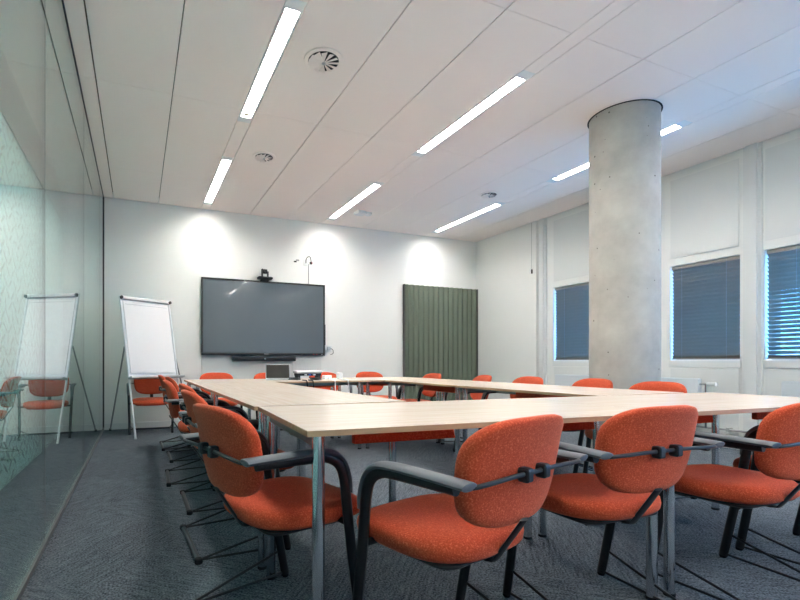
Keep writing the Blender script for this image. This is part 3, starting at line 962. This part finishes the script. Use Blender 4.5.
CH = [
    (0.93, 1.105, 14.4, 'orange armchair in the front middle, nearest to the viewer, its back turned'),
    (1.609, 1.166, -1.1, 'orange armchair seen from behind in front of the double chrome table leg'),
    (2.317, 1.071, -0.6, 'orange armchair cut off by the right edge, third seen from behind'),
    (3.015, 1.090, 0.0, 'orange armchair mostly out of frame beyond the right edge, only legs and seat showing'),
    (0.384, 1.633, -76.6, 'orange armchair at the left end of the nearest table corner, back to the glass wall'),
    (0.400, 2.470, -87, 'orange armchair on the glass wall side, directly behind the nearest one there'),
    (0.445, 3.195, -90, 'third orange armchair from the front on the glass wall side'),
    (0.375, 3.915, -92, 'fourth orange armchair on the glass wall side, pulled out furthest'),
    (0.440, 4.775, -90, 'fifth orange armchair on the glass wall side, second from the far end'),
    (0.400, 5.42, -90, 'farthest orange armchair on the glass wall side, near the flip chart'),
    (0.17, 6.76, 178, 'orange armchair behind the flip chart against the back wall'),
    (0.98, 6.28, 180, 'orange armchair at the far table, left of the laptop'),
    (1.63, 5.95, 182, 'orange armchair at the far table, mostly hidden behind the laptop'),
    (2.40, 5.95, 179, 'orange armchair at the far table, behind the silver device'),
    (3.12, 5.95, 181, 'rightmost orange armchair at the far table, left of the green panel'),
    (3.34, 5.02, 84, 'orange armchair in front of the green panel middle'),
    (3.38, 4.15, 72, 'orange armchair in front of the right edge of the green panel'),
    (3.42, 3.52, 82, 'orange armchair in front of the plain wall between green panel and windows'),
    (3.50, 2.88, 80, 'orange armchair just left of the concrete column'),
    (3.37, 2.25, 83, 'orange armchair just right of the concrete column'),
]
proto = None
for (x, y, r, lab) in CH:
    if proto is None:
        proto = o = build_chair()
    else:
        o = copy_tree(proto)
    o.location = (x, y, 0); o.rotation_euler = (0, 0, R(r))
    o['label'] = lab; o['category'] = 'chair'; o['group'] = 'orange conference chairs'


# ------------------------------------------------------------------ things on the far table
lp = thing('laptop', 'open dark grey laptop on the far table', 'laptop', (1.42, 4.93, ZT), R(-12))
MB().rbox(-0.135, 0.135, -0.10, 0.10, 0.001, 0.014, 0.012).build('base', M['silver'], lp)
MB().box(-0.12, 0.12, -0.03, 0.08, 0.0141, 0.0155).build('keyboard', M['black_plastic'], lp, smooth=False)
TL = Matrix.Translation((0, 0.102, 0.010)) @ Matrix.Rotation(R(-14), 4, 'X')
MB().rbox(-0.135, 0.135, -0.004, 0.004, 0.0, 0.165, 0.006, 0, TL, axis='y').build('lid', M['silver'], lp)
MB().box(-0.128, 0.128, -0.006, -0.0045, 0.006, 0.157, 0, TL).build('display', M['laptop_screen'], lp, smooth=False)

dv = thing('conference_device', 'silver topped av device on short stand beside the laptop on the far table', 'device', (1.73, 4.85, ZT), R(3))
MB().rbox(-0.155, 0.155, -0.06, 0.06, 0.072, 0.100, 0.014, axis='x').build('top_bar', M['silver'], dv)
MB().box(-0.14, 0.14, -0.05, 0.05, 0.045, 0.071).build('underside', M['black_plastic'], dv, smooth=False)
for x in (-0.12, 0.12):
    MB().box(x - 0.015, x + 0.015, -0.045, 0.045, 0.001, 0.045).build('stand_foot', M['dark_plastic'], dv, smooth=False)
for k, x in enumerate((-0.05, 0.0, 0.05)):
    MB().rbox(x - 0.012, x + 0.012, -0.075, -0.05, 0.048, 0.064, 0.004, axis='y').build('plug', M['blue_plug' if k == 1 else 'silver'], dv)

for k, (x, y, a, lab) in enumerate([(1.53, 4.72, 0.4, 'black coiled cable on the far table right of the laptop'), (1.74, 4.62, 2.0, 'tangle of black cable in front of the silver device')]):
    pts = []
    for q in range(22):
        th = q * 0.75 + a
        rr = 0.03 + 0.028 * random.random()
        pts.append((x + rr * math.cos(th) * 1.3, y + rr * math.sin(th), ZT + 0.006 + 0.0012 * q))
    tag(MB().tube(smooth_path(pts, 4), 0.0045, seg=6).build('coiled_cable', M['black_plastic']), lab, 'cable', 'cables on the far table')
for k, (x, dz, m_, lab) in enumerate([(1.64, 0.30, 'black_plastic', 'black cable hanging from the far table edge below the silver device'), (1.88, 0.42, 'white_plastic', 'white cable hanging from the far table edge below the white adapters'), (2.03, 0.25, 'white_plastic', 'short white cable hanging from the far table edge, right of the adapters'), (1.575, 0.22, 'black_plastic', 'short black cable hanging from the far table edge, nearest the laptop')]):
    pts = [(x, FE + 0.12, ZT + 0.008), (x, FE + 0.03, ZT + 0.009), (x, FE - 0.008, ZT + 0.004), (x + 0.003, FE - 0.014, ZT - 0.03), (x + 0.01, FE - 0.014, ZT - dz * 0.5), (x - 0.01, FE - 0.012, ZT - dz)]
    tag(MB().tube(smooth_path(pts, 6), 0.006, seg=8).build('hanging_cable', M[m_]), lab, 'cable', 'cables hanging from the far table')
for k, (x, y, w, h, lab) in enumerate([(1.97, 4.88, 0.10, 0.045, 'white power adapter lying right of the silver device'), (2.09, 4.80, 0.05, 0.075, 'small upright white adapter right of the silver device')]):
    t = thing('power_adapter', lab, 'power adapter', (x, y, ZT), 0.2, 'white power adapters')
    MB().rbox(-w / 2, w / 2, -0.03, 0.03, 0.001, h, 0.008).build('body', M['white_plastic'], t)
    MB().cyl((0, -0.03, h * 0.4), (0, -0.045, h * 0.4), 0.006, 8).build('cord_stub', M['white_plastic'], t)
